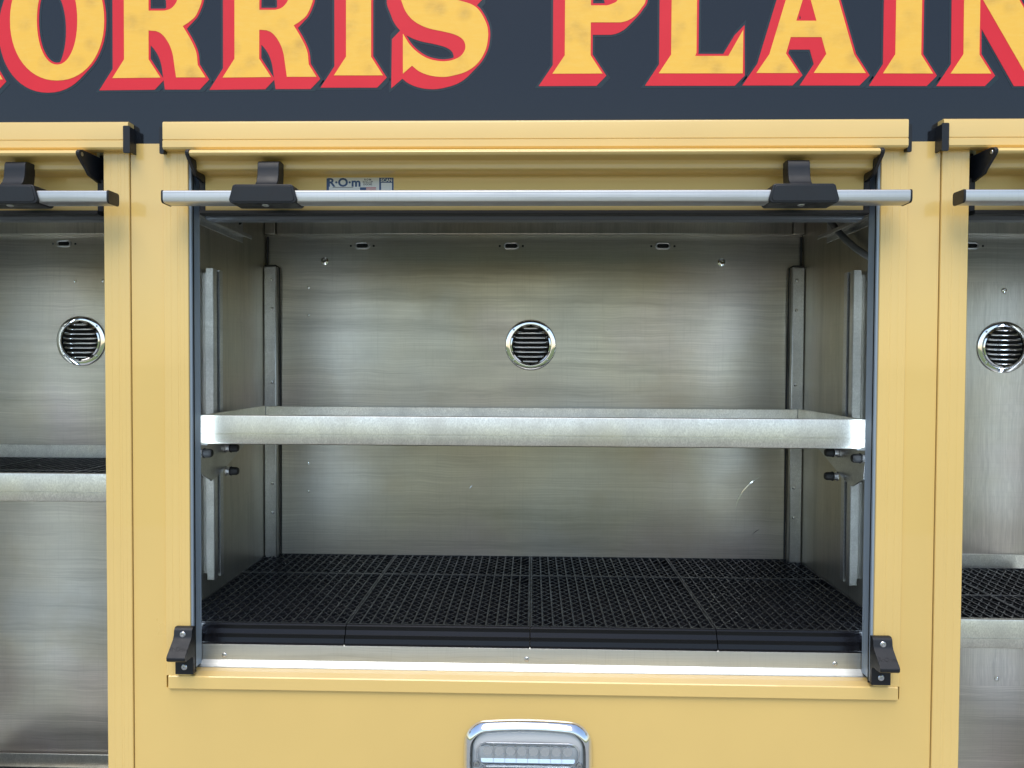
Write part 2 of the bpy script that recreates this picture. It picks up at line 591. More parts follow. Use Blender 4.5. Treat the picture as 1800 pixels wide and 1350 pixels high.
# ---- black letters of the truck: traced outlines, gold leaf on a red block shade with a black edge
LETTERS = {
    'o': [[(177.6,37.4),(177.0,50.7),(175.4,62.9),(172.9,74.4),(169.3,85.3),(164.9,95.4),(159.6,104.8),(153.5,113.2),(146.6,120.8),(139.0,127.3),(130.8,132.7),(122.1,136.9),(112.8,140.0),(103.0,141.8),(92.3,142.4),(81.6,141.7),(71.8,139.8),(62.6,136.6),(53.9,132.3),(45.7,126.8),(38.3,120.2),(31.5,112.6),(25.5,104.0),(20.4,94.6),(16.1,84.3),(12.8,73.4),(10.4,61.8),(9.0,49.6),(8.7,36.2),(9.3,22.9),(11.0,10.7),(13.6,-0.8),(17.1,-11.7),(21.6,-21.8),(27.0,-31.1),(33.1,-39.6),(40.0,-47.1),(47.6,-53.5),(55.8,-58.9),(64.6,-63.0),(73.8,-66.0),(83.6,-67.8),(94.3,-68.4),(105.0,-67.6),(114.7,-65.7),(123.9,-62.5),(132.5,-58.2),(140.6,-52.7),(148.0,-46.1),(154.8,-38.5),(160.7,-30.0),(165.9,-20.6),(170.1,-10.5),(173.5,0.4),(175.8,11.9),(177.2,24.1)],[(129.5,37.1),(129.2,46.7),(128.5,55.6),(127.3,64.1),(125.8,72.1),(123.8,79.6),(121.5,86.5),(118.8,92.8),(115.8,98.4),(112.6,103.2),(109.0,107.2),(105.2,110.4),(101.3,112.7),(97.1,114.0),(92.6,114.5),(88.0,114.0),(83.9,112.6),(80.0,110.2),(76.2,107.0),(72.8,103.0),(69.6,98.1),(66.7,92.5),(64.1,86.1),(61.9,79.2),(60.1,71.6),(58.7,63.6),(57.7,55.1),(57.1,46.2),(57.0,36.6),(57.3,26.9),(58.1,18.0),(59.2,9.6),(60.8,1.6),(62.8,-5.9),(65.1,-12.8),(67.8,-19.1),(70.8,-24.6),(74.1,-29.4),(77.6,-33.4),(81.4,-36.6),(85.4,-38.8),(89.5,-40.2),(94.0,-40.6),(98.5,-40.1),(102.7,-38.7),(106.6,-36.4),(110.3,-33.2),(113.8,-29.1),(117.0,-24.3),(119.8,-18.7),(122.4,-12.3),(124.6,-5.4),(126.4,2.1),(127.8,10.1),(128.8,18.6),(129.4,27.4)]],
    'r': [[(191.4,138.6),(212.7,105.9),(213.1,-32.0),(191.4,-65.0),(292.0,-65.0),(297.3,-64.4),(302.6,-63.9),(307.9,-63.4),(313.1,-62.5),(318.0,-61.0),(322.8,-58.8),(327.7,-56.2),(332.3,-53.2),(336.4,-49.8),(340.0,-46.0),(342.9,-41.8),(345.3,-37.1),(347.2,-32.1),(348.7,-27.0),(350.0,-22.0),(351.1,-17.1),(351.9,-12.1),(352.4,-7.1),(352.4,-2.1),(351.9,3.0),(350.7,8.4),(348.8,14.2),(346.5,19.8),(344.1,25.0),(341.7,29.4),(339.4,32.7),(336.9,35.3),(334.4,37.4),(331.9,39.3),(329.5,41.1),(327.1,42.9),(324.8,44.4),(322.4,45.8),(320.1,47.2),(317.7,48.6),(320.6,53.5),(323.7,58.4),(326.6,63.3),(329.5,68.2),(332.0,72.8),(334.3,77.2),(336.4,81.4),(338.3,85.6),(339.9,89.7),(341.3,94.0),(342.3,98.4),(342.9,102.9),(343.2,107.4),(343.6,112.0),(344.0,116.5),(357.7,138.1),(305.3,137.9),(304.7,133.2),(304.0,128.4),(303.3,123.7),(302.7,119.1),(302.1,114.9),(301.6,111.1),(301.1,107.5),(300.7,104.2),(300.2,101.0),(299.5,97.7),(298.7,94.4),(297.7,91.1),(296.7,87.9),(295.5,84.8),(294.2,81.8),(292.8,78.9),(291.2,76.1),(289.5,73.4),(287.8,70.9),(286.1,68.6),(284.5,66.6),(282.9,64.8),(281.3,63.2),(279.7,61.8),(278.1,60.6),(276.5,59.6),(274.9,58.8),(273.2,58.2),(271.6,57.6),(270.0,56.9),(256.7,55.8),(256.4,106.1),(277.3,138.1)],[(256.9,21.4),(285.0,21.6),(287.0,21.1),(289.1,20.7),(291.1,20.2),(293.1,19.7),(294.9,18.9),(296.6,17.9),(298.3,16.8),(299.9,15.6),(301.3,14.1),(302.7,12.6),(304.0,11.0),(305.3,9.2),(306.4,7.3),(307.4,5.2),(308.1,2.7),(308.5,-0.3),(308.8,-3.7),(308.8,-7.3),(308.7,-10.8),(308.5,-14.0),(308.3,-16.9),(308.0,-19.6),(307.6,-22.1),(307.0,-24.6),(306.0,-27.0),(304.7,-29.4),(303.1,-31.9),(301.2,-34.2),(299.2,-36.3),(297.0,-38.0),(294.7,-39.2),(292.1,-40.1),(289.4,-40.7),(286.7,-41.3),(284,-42),(256.9,-42)]],
    'r2': [[(388.1,138.6),(409.4,105.9),(409.8,-32.0),(388.1,-65.0),(488.7,-65.0),(494.0,-64.4),(499.3,-63.9),(504.6,-63.4),(509.8,-62.5),(514.7,-61.0),(519.5,-58.8),(524.4,-56.2),(529.0,-53.2),(533.1,-49.8),(536.7,-46.0),(539.6,-41.8),(542.0,-37.1),(543.9,-32.1),(545.4,-27.0),(546.7,-22.0),(547.8,-17.1),(548.6,-12.1),(549.1,-7.1),(549.1,-2.1),(548.6,3.0),(547.4,8.4),(545.5,14.2),(543.2,19.8),(540.8,25.0),(538.4,29.4),(536.1,32.7),(533.6,35.3),(531.1,37.4),(528.6,39.3),(526.2,41.1),(523.8,42.9),(521.5,44.4),(519.1,45.8),(516.8,47.2),(514.4,48.6),(517.3,53.5),(520.4,58.4),(523.3,63.3),(526.2,68.2),(528.7,72.8),(531.0,77.2),(533.1,81.4),(535.0,85.6),(536.6,89.7),(538.0,94.0),(539.0,98.4),(539.6,102.9),(539.9,107.4),(540.3,112.0),(540.7,116.5),(554.4,138.1),(502.0,137.9),(501.4,133.2),(500.7,128.4),(500.0,123.7),(499.4,119.1),(498.8,114.9),(498.3,111.1),(497.8,107.5),(497.4,104.2),(496.9,101.0),(496.2,97.7),(495.4,94.4),(494.4,91.1),(493.4,87.9),(492.2,84.8),(490.9,81.8),(489.5,78.9),(487.9,76.1),(486.2,73.4),(484.5,70.9),(482.8,68.6),(481.2,66.6),(479.6,64.8),(478.0,63.2),(476.4,61.8),(474.8,60.6),(473.2,59.6),(471.6,58.8),(469.9,58.2),(468.3,57.6),(466.7,56.9),(453.4,55.8),(453.1,106.1),(474.0,138.1)],[(453.6,21.4),(481.7,21.6),(483.7,21.1),(485.8,20.7),(487.8,20.2),(489.8,19.7),(491.6,18.9),(493.3,17.9),(495.0,16.8),(496.6,15.6),(498.0,14.1),(499.4,12.6),(500.7,11.0),(502.0,9.2),(503.1,7.3),(504.1,5.2),(504.8,2.7),(505.2,-0.3),(505.5,-3.7),(505.5,-7.3),(505.4,-10.8),(505.2,-14.0),(505.0,-16.9),(504.7,-19.6),(504.3,-22.1),(503.7,-24.6),(502.7,-27.0),(501.4,-29.4),(499.8,-31.9),(497.9,-34.2),(495.9,-36.3),(493.7,-38.0),(491.4,-39.2),(488.8,-40.1),(486.1,-40.7),(483.4,-41.3),(480.7,-42),(453.6,-42)]],
    'i': [[(585.1,135.8),(606.5,103.5),(606.5,-32.0),(585.1,-65.0),(671.5,-65.0),(650.5,-32.0),(650.5,103.7),(671.5,136.2)]],
    's': [[(706.4,64.3),(706.5,133.4),(722.4,119.8),(725.0,121.9),(727.5,124.0),(730.1,126.2),(732.8,128.2),(735.8,130.0),(739.0,131.6),(742.4,133.2),(746.0,134.5),(749.8,135.8),(753.6,136.8),(757.7,137.7),(761.9,138.4),(766.3,138.9),(770.6,139.2),(774.8,139.4),(778.7,139.4),(782.4,139.2),(786.1,138.8),(790.0,138.2),(794.2,137.3),(798.9,136.2),(804.0,135.0),(809.2,133.5),(814.3,131.7),(819.0,129.6),(823.3,127.2),(827.5,124.5),(831.4,121.5),(835.1,118.3),(838.4,114.8),(841.4,111.0),(844.2,106.9),(846.6,102.6),(848.8,98.3),(850.6,94.0),(852.1,89.8),(853.2,85.5),(854.0,81.2),(854.6,77.1),(855.0,73.1),(855.3,69.4),(855.4,65.8),(855.2,62.4),(854.9,59.0),(854.4,55.7),(853.7,52.5),(852.7,49.3),(851.6,46.2),(850.2,43.1),(848.7,39.9),(847.0,36.5),(845.0,33.0),(842.8,29.5),(840.5,26.2),(838.1,23.3),(835.6,20.9),(833.1,18.8),(830.4,17.0),(827.4,15.3),(823.9,13.6),(819.8,12.1),(815.3,10.7),(810.4,9.4),(805.6,8.0),(801.0,6.5),(796.7,4.7),(792.4,2.7),(788.2,0.7),(784.1,-1.3),(780.0,-3.0),(775.8,-4.4),(771.5,-5.6),(767.4,-6.7),(763.5,-7.8),(760.0,-9.0),(757.0,-10.3),(754.2,-11.6),(751.8,-12.9),(749.8,-14.4),(748.0,-16.0),(746.5,-17.8),(745.4,-19.8),(744.6,-21.9),(744.1,-24.0),(744.0,-26.0),(744.3,-28.1),(745.0,-30.2),(746.0,-32.3),(747.3,-34.3),(749.0,-36.0),(751.0,-37.5),(753.3,-38.9),(755.9,-40.2),(758.8,-41.2),(762.0,-42.0),(765.6,-42.6),(769.5,-43.1),(773.7,-43.4),(777.9,-43.4),(782.0,-43.0),(786.0,-42.2),(790.0,-41.1),(794.0,-39.7),(798.0,-38.0),(802.0,-36.0),(806.0,-33.7),(810.0,-31.1),(813.9,-28.3),(817.9,-25.2),(822.0,-22.0),(826.1,-18.5),(830.3,-14.8),(834.6,-10.8),(838.8,-6.9),(843,-3),(843,-64),(830,-53),(826.5,-55.1),(823.0,-57.3),(819.5,-59.4),(815.9,-61.4),(812.0,-63.0),(807.9,-64.3),(803.5,-65.4),(799.0,-66.3),(794.5,-66.9),(790.0,-67.5),(785.7,-68.0),(781.4,-68.3),(777.1,-68.5),(772.7,-68.4),(768.0,-68.0),(763.0,-67.2),(757.8,-66.1),(752.4,-64.7),(747.1,-63.0),(742.0,-61.0),(736.9,-58.6),(731.8,-55.8),(726.8,-52.7),(722.1,-49.4),(718.0,-46.0),(714.4,-42.3),(711.3,-38.3),(708.5,-34.1),(706.1,-30.0),(704.0,-26.0),(702.2,-22.3),(700.6,-18.7),(699.5,-15.1),(698.7,-11.6),(698.5,-8.0),(699.0,-4.3),(700.1,-0.5),(701.6,3.2),(703.2,6.8),(704.6,10.3),(705.8,13.5),(706.9,16.6),(708.0,19.6),(709.3,22.5),(710.8,25.4),(712.6,28.3),(714.6,31.1),(716.8,33.9),(719.1,36.5),(721.5,39.0),(724.1,41.2),(726.8,43.3),(729.6,45.3),(732.6,47.1),(735.7,48.8),(738.9,50.4),(742.1,51.9),(745.5,53.3),(749.2,54.6),(753.4,55.9),(758.3,57.2),(763.8,58.4),(769.5,59.5),(775.0,60.6),(779.9,61.7),(784.1,62.7),(787.9,63.6),(791.3,64.5),(794.5,65.5),(797.6,66.6),(800.5,67.8),(803.2,69.1),(805.7,70.5),(808.0,72.0),(809.9,73.6),(811.5,75.4),(812.9,77.2),(813.9,79.2),(814.7,81.3),(815.3,83.3),(815.7,85.4),(815.8,87.4),(815.6,89.6),(815.2,91.7),(814.5,93.8),(813.5,95.9),(812.2,98.1),(810.7,100.3),(808.8,102.3),(806.6,104.2),(804.0,105.9),(801.0,107.5),(797.7,108.9),(794.2,110.1),(790.7,111.1),(787.1,111.8),(783.2,112.2),(779.3,112.5),(775.3,112.5),(771.2,112.2),(767.0,111.7),(762.6,110.9),(758.2,110.0),(754.0,108.7),(749.9,107.3),(746.1,105.6),(742.4,103.6),(738.9,101.5),(735.5,99.1),(732.2,96.7),(729.1,94.2),(726.1,91.6),(723.3,88.8),(720.6,85.8),(718.0,82.7),(715.5,79.3),(713.2,75.7),(710.9,71.9),(708.7,68.1)]],
    'p': [[(967.4,134.9),(988.7,103.4),(988.7,-32.0),(967.4,-65.0),(1074.0,-65.0),(1078.9,-63.9),(1084.0,-63.0),(1089.0,-62.0),(1093.7,-60.8),(1098.0,-59.0),(1101.8,-56.7),(1105.4,-54.0),(1108.6,-50.9),(1111.4,-47.6),(1114.0,-44.0),(1116.2,-40.2),(1117.9,-36.1),(1119.4,-31.8),(1120.7,-27.1),(1122.0,-22.0),(1123.5,-16.1),(1125.0,-9.4),(1126.4,-2.6),(1127.3,3.7),(1127.6,9.0),(1127.0,12.9),(1125.8,16.0),(1124.2,18.4),(1122.3,20.7),(1120.5,23.2),(1118.7,25.9),(1116.7,28.7),(1114.7,31.3),(1112.5,33.8),(1110.2,36.1),(1107.7,38.1),(1105.1,40.0),(1102.4,41.6),(1099.7,43.1),(1097.1,44.3),(1094.7,45.2),(1092.3,45.9),(1090.0,46.4),(1087.7,46.9),(1085.4,47.4),(1033.4,47.0),(1033.4,103.3),(1054.3,135.0)],[(1033.4,18.0),(1061.6,18.2),(1063.5,17.6),(1065.3,17.1),(1067.2,16.6),(1069.0,15.9),(1070.8,15.1),(1072.7,14.3),(1074.8,13.5),(1076.7,12.5),(1078.3,10.9),(1079.2,8.6),(1079.3,5.1),(1078.7,0.6),(1077.8,-4.3),(1076.7,-9.0),(1076.0,-13.0),(1075.6,-16.2),(1075.4,-18.9),(1075.2,-21.4),(1074.8,-23.7),(1074.0,-26.0),(1072.8,-28.4),(1071.4,-30.9),(1069.8,-33.2),(1068.0,-35.3),(1066.0,-37.0),(1063.9,-38.2),(1061.5,-39.1),(1059.0,-39.7),(1056.5,-40.3),(1054,-41),(1033.4,-41)]],
    'l': [[(1151.4,135.2),(1172.5,103.1),(1172.5,-32.0),(1151.4,-65.0),(1237.0,-65.0),(1216.0,-32.0),(1216.0,100.4),(1213.8,105.8),(1270.8,106.1),(1295.9,61.4),(1295.8,136.0)]],
    'a': [[(1319.2,135.5),(1341.0,103.5),(1388.7,-60.5),(1436.4,-60.1),(1485.6,105.1),(1506.0,136.5),(1417.2,136.0),(1438.1,103.7),(1429.7,74.8),(1377.2,74.5),(1369.4,102.4),(1391.7,135.9)],[(1386.2,46.7),(1420.7,47.0),(1403.5,-12.1)]],
    'i2': [[(1535.2,137.2),(1555.5,104.8),(1555.5,-32.0),(1535.2,-65.0),(1620.1,-65.0),(1599.3,-32.0),(1599.3,105.6),(1620.1,137.9)]],
    'n': [[(1649.7,138.2),(1670.8,105.4),(1669.8,-26.3),(1647.1,-59.2),(1721.3,-58.5),(1828.3,127.8),(1826.5,-25.0),(1804.4,-57.7),(1876.7,-57.1),(1855.5,-24.7),(1857.2,139.2),(1776.0,138.8),(1697.4,5.7),(1697.7,106.2),(1718.5,138.5)]],
    'm': [[(-233.1,138.8),(-210.8,103.8),(-208.7,-37.2),(-229.9,-71.3),(-162.9,-70.7),(-117.0,39.4),(-68.3,-69.8),(-3.8,-69.2),(-24.6,-35.7),(-26.3,104.8),(-5.8,139.9),(-92.6,139.5),(-70.5,104.6),(-69.3,9.8),(-118.0,117.3),(-182.4,-1.1),(-183.9,103.9),(-162.7,139.1)]],
}



def area(p):
    return sum(p[i][0] * p[(i + 1) % len(p)][1] - p[(i + 1) % len(p)][0] * p[i][1] for i in range(len(p))) / 2


def offset(p, dist_):
    """mitred offset of a closed outline; positive grows an outer loop"""
    out = []
    k = len(p)
    for i in range(k):
        a, b_, c_ = Vector(p[i - 1]), Vector(p[i]), Vector(p[(i + 1) % k])
        e1, e2 = (b_ - a).normalized(), (c_ - b_).normalized()
        n1, n2 = Vector((e1.y, -e1.x)), Vector((e2.y, -e2.x))
        nn = n1 + n2
        if nn.length < 1e-4:
            nn = n1
        nn.normalize()
        out.append(tuple(b_ + nn * dist_ / max(nn.dot(n1), 0.42)))
    return out


def clean(p):
    q = [p[i] for i in range(len(p)) if math.dist(p[i], p[i - 1]) > 0.4]
    return q


def loops_of(letter, grow):
    ls = []
    for i, p in enumerate(LETTERS[letter]):
        p = clean(p)
        s = area(p)
        if (i == 0 and s < 0) or (i > 0 and s > 0):
            p = p[::-1]
        ls.append(offset(p, grow) if grow else p)
    return ls


def fill(ls):
    """triangles of an outline with holes"""
    flat = [q for l in ls for q in l]
    tri = tessellate_polygon([[Vector((q[0], q[1], 0)) for q in l] for l in ls])
    return [tuple(flat[i] for i in t) for t in tri]


def hull(pts):
    pts = sorted(set(pts))

    def half(ps):
        h = []
        for p in ps:
            while len(h) > 1 and (h[-1][0] - h[-2][0]) * (p[1] - h[-2][1]) - (h[-1][1] - h[-2][1]) * (p[0] - h[-2][0]) <= 1e-9:
                h.pop()
            h.append(p)
        return h
    return half(pts)[:-1] + half(pts[::-1])[:-1]


def slab(polys, d0, d1):
    """union of flat outlines as one sheet with thickness"""
    vs_, fs = [], []
    for p in polys:
        o = len(vs_)
        vs_ += [Vector(q) for q in p]
        fs.append(list(range(o, o + len(p))))
    ov, oe, of, _a, _b, src = delaunay_2d_cdt(vs_, [], fs, 1, 0.02)
    of = [f_ for f_, s_ in zip(of, src) if s_]
    me = MB()
    edge = {}
    for f_ in of:
        for i in range(len(f_)):
            e = (f_[i], f_[(i + 1) % len(f_)])
            edge[e] = edge.get(e, 0) + 1
    k = len(ov)
    verts = [(v.x, v.y, d0) for v in ov] + [(v.x, v.y, d1) for v in ov]
    faces = [tuple(f_) for f_ in of]
    for (a, b_) in edge:
        if (b_, a) not in edge:
            faces.append((a, b_, k + b_, k + a))
    me.add(verts, faces)
    return me


SHADE = (-17.0, 17.5)


def swept(letter, grow):
    out = []
    for t in fill(loops_of(letter, grow)):
        if abs(area(t)) < 1e-3:
            continue
        pts = [tuple(q) for q in t] + [(q[0] + SHADE[0], q[1] + SHADE[1]) for q in t]
        out.append(hull(pts))
    return out


for key in LETTERS:
    name = 'letter_' + key[0]
    base = slab(swept(key, 3.6), -0.75, 0.2).build(name, 'red', body)
    base['label'] = 'gold letter %s with a red block shade on the black panel' % key[0].upper()
    slab(fill(loops_of(key, 0)), -1.15, -0.5).build('gold_face', 'gold', base)
    slab(swept(key, 7.4), -0.32, 0.25).build('black_outline', 'outline', base)

# ---- drip rails over the doors with black end caps


def rail(x0, x1):
    prof = [(2, 220.4), (-17, 220.4), (-19.6, 222), (-20.4, 224.5), (-20.4, 251.6), (-19.2, 252.4), (-19.2, 253.6), (-21, 254.8), (-21, 265.5), (-18.5, 268.6), (2, 268.6)]
    r = MB().prism(prof, 'x', x0, x1).build('drip_rail', 'yellow_trim', body, smooth=30)
    return r


def cap(r, x0, x1, lipx0, lipx1, front=-23):
    """end cap: plate plus a lip that wraps round the front"""
    mb = MB()
    mb.box(x0, x1, 230, 273, front + 3, 1)
    mb.prism(rounded(lipx0, lipx1, 229, 276, 2.0, 3), 'd', front - 1, front + 2.6)
    mb.build('end_cap', 'black_plastic', r, bevel=0.8)


r1 = rail(290, 1571)
cap(r1, 283.5, 289.8, 283, 290.5, -17)
cap(r1, 1571.2, 1577.5, 1570.5, 1578, -17)
r0 = rail(-700, 229)
cap(r0, 229.2, 233, 222, 234)
r2 = rail(1630, 2500)
cap(r2, 1626, 1629.8, 1625, 1637)

# ---- compartments


def compartment(x0, x1, y1, jx0, jx1, sheet):
    """x0..x1 inside walls, y1 floor, jx0..jx1 the opening behind the tracks"""
    yc = 262
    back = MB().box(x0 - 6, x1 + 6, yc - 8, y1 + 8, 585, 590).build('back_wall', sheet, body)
    lw = MB().box(x0 - 5, x0, yc - 6, y1 + 6, 13, 584.5).build('side_wall', 'side_sheet', body)
    rw = MB().box(x1, x1 + 5, yc - 6, y1 + 6, 13, 584.5).build('side_wall', 'side_sheet', body)
    MB().box(x0 + 0.2, x1 - 0.2, yc - 5, yc, 42, 584.5).build('ceiling', 'side_sheet', body)
    fl = MB().box(x0 + 0.2, x1 - 0.2, y1, y1 + 5, 61 if y1 < 1300 else 42, 584.5).build('compartment_floor', 'side_sheet', body)
    # returns behind the door frame and the plate behind the rolled door
    MB().box(x0 + 0.3, jx0 - 12, yc - 4, y1 + 4, 42, 44.5).build('frame_return', 'side_sheet', body)
    MB().box(jx1 + 12, x1 - 0.3, yc - 4, y1 + 4, 42, 45).build('frame_return', 'side_sheet', body)
    MB().box(jx0 - 12, jx1 + 12, 240, 360, 46, 49).build('inner_header', 'seal', body)
    # gutter under the rolled door, grey with rounded ends
    MB().box(jx0 - 2, jx1 + 2, 357, 375.5, 62, 96).build('door_gutter', 'gutter', body, bevel=7, segs=4)
    # box along the rear top edge
    MB().box(x0 + 34, x1 - 34, yc + 0.5, 317, 556, 584).build('rear_box', 'side_sheet', body, bevel=2)
    return back, lw, rw


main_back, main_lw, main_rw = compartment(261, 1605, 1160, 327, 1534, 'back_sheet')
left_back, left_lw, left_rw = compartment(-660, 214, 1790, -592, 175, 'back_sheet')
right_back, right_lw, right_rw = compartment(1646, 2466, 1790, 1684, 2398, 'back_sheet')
for x0, x1 in ((261, 291), (1575, 1605)):
    MB().box(x0 + 1.5, x1 - 1.5, 264, 316, 562, 583).build('corner_block', 'side_sheet', body, bevel=1.5)

# corner flanges with dark sealant, bolts
for wall, x0, x1, s in ((main_lw, 261.3, 293, 1), (main_rw, 1574, 1604.7, -1)):
    fl = MB().box(x0, x1, 397, 1158, 558, 582).build('corner_flange', 'track', body, bevel=2.5)
    for y in (429.5, 502.5, 686.5, 942, 1015.5):
        screw(fl, (x0 + x1) / 2 + s * 5, y, 558, 4.2, 'bolt', 'chrome')
    e = x1 if s > 0 else x0
    w = x0 if s > 0 else x1
    mb = MB().tube([(w + s * 3, 320, 580), (w + s * 3, 394, 578), ], 2.4, 8)
    mb.tube([(w + s * 2, 394.5, 560), (w + s * 16, 394.5, 560), (e - s * 2, 394.5, 561), (e + s * 2.5, 398, 575), (e + s * 3, 700, 583), (e + s * 3, 1155, 583)], 2.0, 8)
    mb.build('sealant_bead', 'sealant', body, smooth=60)

# back wall fittings
for x, y in ((366.3, 446.2), (366.2, 516.8), (365.6, 893.4), (365.5, 966.2)):
    screw(main_back, x, y, 585, 3.8, 'rivet', 'chrome')
for x, y in ((-234.6, 431.5), (-162.2, 431.4)):
    screw(left_back, x, y, 585, 4.2, 'rivet', 'chrome')


def washer_bolt(parent, x, y):
    mb = MB().lathe([(0.01, -5), (2.4, -5), (2.6, -8.5), (5.6, -8.5), (6, -4), (9.6, -3.4), (10, 0)], (x, y, 585), 'd', 20)
    mb.build('washer_bolt', 'chrome', parent, smooth=35)


washer_bolt(main_back, 408.5, 379.8)
washer_bolt(main_back, 1406.3, 381.6)


def scratch(parent, pts, d=585):
    MB().tube([(x, y, d - 0.1) for x, y in pts], [0.15] + [0.75] * (len(pts) - 2) + [0.15], 5).build('scratch', 'chrome', parent, smooth=60)


scratch(main_back, [(1448, 1000), (1454, 978), (1466, 955), (1484, 935), (1512, 917)])
scratch(main_back, [(777, 955), (782, 950), (787, 943)])
scratch(main_back, [(1490, 1065), (1500, 1056), (1511, 1050)])


def slot(parent, x, y, d=585):
    """a stamped oval slot with a bright rolled rim and dark inside"""
    a, r = 10.0, 7.0
    pts = []
    for k in range(13):
        t = math.radians(-90 + 15 * k)
        pts.append((x + a + r * math.cos(t), y + r * math.sin(t), d - 1))
    for k in range(13):
        t = math.radians(90 + 15 * k)
        pts.append((x - a + r * math.cos(t), y + r * math.sin(t), d - 1))
    pts.append(pts[0])
    rim = MB().tube(pts, 2.6, 8, False).build('slot_rim', 'track', parent, smooth=60)
    MB().prism([(p[0], p[1]) for p in pts[:-1]], 'd', d - 1.4, d - 0.4).build('slot_hole', 'dark', parent)
    for s in (-1, 1):
        screw(parent, x + s * 29, y + 0.6, d, 2.8, 'rivet', 'seal')


for x in (504, 881, 1260.5):
    slot(main_back, x, 341)
slot(left_back, -262, 336.2)
slot(right_back, 2020, 340)

# ---- the right compartment has a lapped upright-brushed sheet on its back wall
lap = MB().box(1660, 2452, 429, 1438, 580.5, 584.8).build('lapped_sheet', 'back_sheet_v', body)
screw(lap, 2100, 450.9, 580.5, 6.5, 'bolt', 'chrome')
screw(lap, 2101, 1419.9, 580.5, 6.5, 'bolt', 'chrome')

# ---- round chrome louvred vents


def make_vent(at):
    x, y, d = at
    R_ = 64.0
    mb = MB().lathe([(R_, d), (R_, d - 2.0), (R_ - 1.2, d - 3.4), (R_ - 2.5, d - 3.8), (R_ - 10.5, d - 4.2), (R_ - 10.9, d - 2.6), (R_ - 11.5, d - 2.6), (R_ - 12.0, d - 5.0), (R_ - 12.8, d - 5.6), (R_ - 13.6, d - 5), (R_ - 13.8, d)], (x, y, 0), 'd', 56)
    ring = mb.build('vent', 'chrome', body, smooth=50, at=at)
    ri = R_ - 13.4
    MB().lathe([(0.01, d - 1.0), (ri, d - 1.0), (ri, d)], (x, y, 0), 'd', 40).build('vent_screen', 'dark', ring)
    # domed plate left and right of the louvres
    mb = MB()
    nrow = 8
    pitch_ = 2 * ri / (nrow + 0.55)
    hw = []
    for k in range(nrow):
        yc_ = -ri + pitch_ * (k + 0.78)
        hw.append((yc_, math.sqrt(max(ri * ri - (abs(yc_) + 2) ** 2, 64)) - 2.5))
    for sgn in (-1, 1):
        ang = [math.radians(-84 + 168 * i / 40) for i in range(41)]
        for i in range(40):
            q = []
            for a in (ang[i], ang[i + 1]):
                yy = ri * math.sin(a)
                xo = ri * math.cos(a)
                xi_ = min(xo - 0.5, max(2.0, math.sqrt(max(ri * ri - (abs(yy) + 2) ** 2, 16)) - 3.0))
                q.append((x + sgn * xo, y + yy, d - 6.0))
                q.append((x + sgn * xi_, y + yy, d - 7.2))
            mb.add(q, [(0, 1, 3, 2)])
    mb.build('vent_plate', 'chrome', ring, smooth=60)
    for k, (yc_, w_) in enumerate(hw):
        # a hood: thin curved blade whose lower edge stands out, closed at its rounded ends
        mb = MB()
        nseg = 14
        prof = [(-pitch_ * 0.42, -3.0), (-pitch_ * 0.30, -8.0), (-pitch_ * 0.08, -11.6), (pitch_ * 0.10, -12.8), (pitch_ * 0.17, -12.2)]
        rows = []
        for i in range(nseg + 1):
            t = -1 + 2 * i / nseg
            fall = 1 - abs(t) ** 6
            rows.append([(x + t * w_, y + yc_ + py + (1 - fall) * -2.2, d + (-2.5 + (pd + 2.5) * max(fall, 0.10))) for py, pd in prof])
        vs_ = [p for r_ in rows for p in r_]
        kk = len(prof)
        fs = [(i * kk + j, i * kk + j + 1, (i + 1) * kk + j + 1, (i + 1) * kk + j) for i in range(nseg) for j in range(kk - 1)]
        mb.add(vs_, fs)
        lo = mb.build('louver', 'chrome', ring, smooth=70)
        so = lo.modifiers.new('thick', 'SOLIDIFY')
        so.thickness = 2.6 * U
    for a in (42, 138, 222, 318):
        screw(ring, x + 57 * math.cos(math.radians(a)), y + 57 * math.sin(math.radians(a)), d - 4.2, 2.6)
    return ring


vent = make_vent((931, 590, 585))
copy_part(vent, body, (-219.5, 584.5, 585))
copy_part(vent, body, (2099.5, 591, 580.5))

# ---- uprights for the shelf on the side walls, with slotted lips


def strut(x, s, da):
    w0 = 8.0
    mb = MB().prism([(x + s * w0, da), (x + s * (w0 + 14), da), (x + s * (w0 + 15), da + 1.5), (x + s * (w0 + 15), da + 17), (x + s * (w0 + 10), da + 17), (x + s * (w0 + 10), da + 12), (x + s * (w0 + 3), da + 12), (x + s * (w0 + 3), da + 36), (x + s * (w0 + 11), da + 36),
                     (x + s * (w0 + 11), da + 31), (x + s * (w0 + 15), da + 31), (x + s * (w0 + 15), da + 47), (x + s * (w0 + 14), da + 48), (x + s * w0, da + 48)], 'y', 447, 1086)
    mb.box(min(x, x + s * (w0 + 0.5)), max(x, x + s * (w0 + 0.5)), 455, 1076, da + 14, da + 34)
    st = mb.build('shelf_track', 'track', body)
    MB().prism([(x, da + 60), (x + s * 9, da + 60), (x + s * 9, da + 63), (x + s * 2, da + 63), (x + s * 2, da + 72), (x, da + 72)], 'y', 452, 1078).build('edge_angle', 'track', st)


strut(261.2, 1, 202)
strut(1604.8, -1, 218)

# angle brackets that carry the door roll, high on the side walls
for x, s in ((261.2, 1), (1604.8, -1)):
    mb = MB().box(min(x, x + s * 3), max(x, x + s * 3), 296, 361, 150, 416)
    mb.prism([(x + s * 3, 346), (x + s * 27, 346), (x + s * 28, 348), (x + s * 28, 355), (x + s * 25, 355), (x + s * 25, 350), (x + s * 3, 350)][::1], 'd', 120, 405)
    rb = mb.build('roll_bracket', 'track', body, bevel=0.8)
    screw(rb, x + s * 3, 318, 392, 6, 'bolt', 'seal')
    screw(rb, x + s * 3, 312, 360, 4, 'bolt', 'seal')

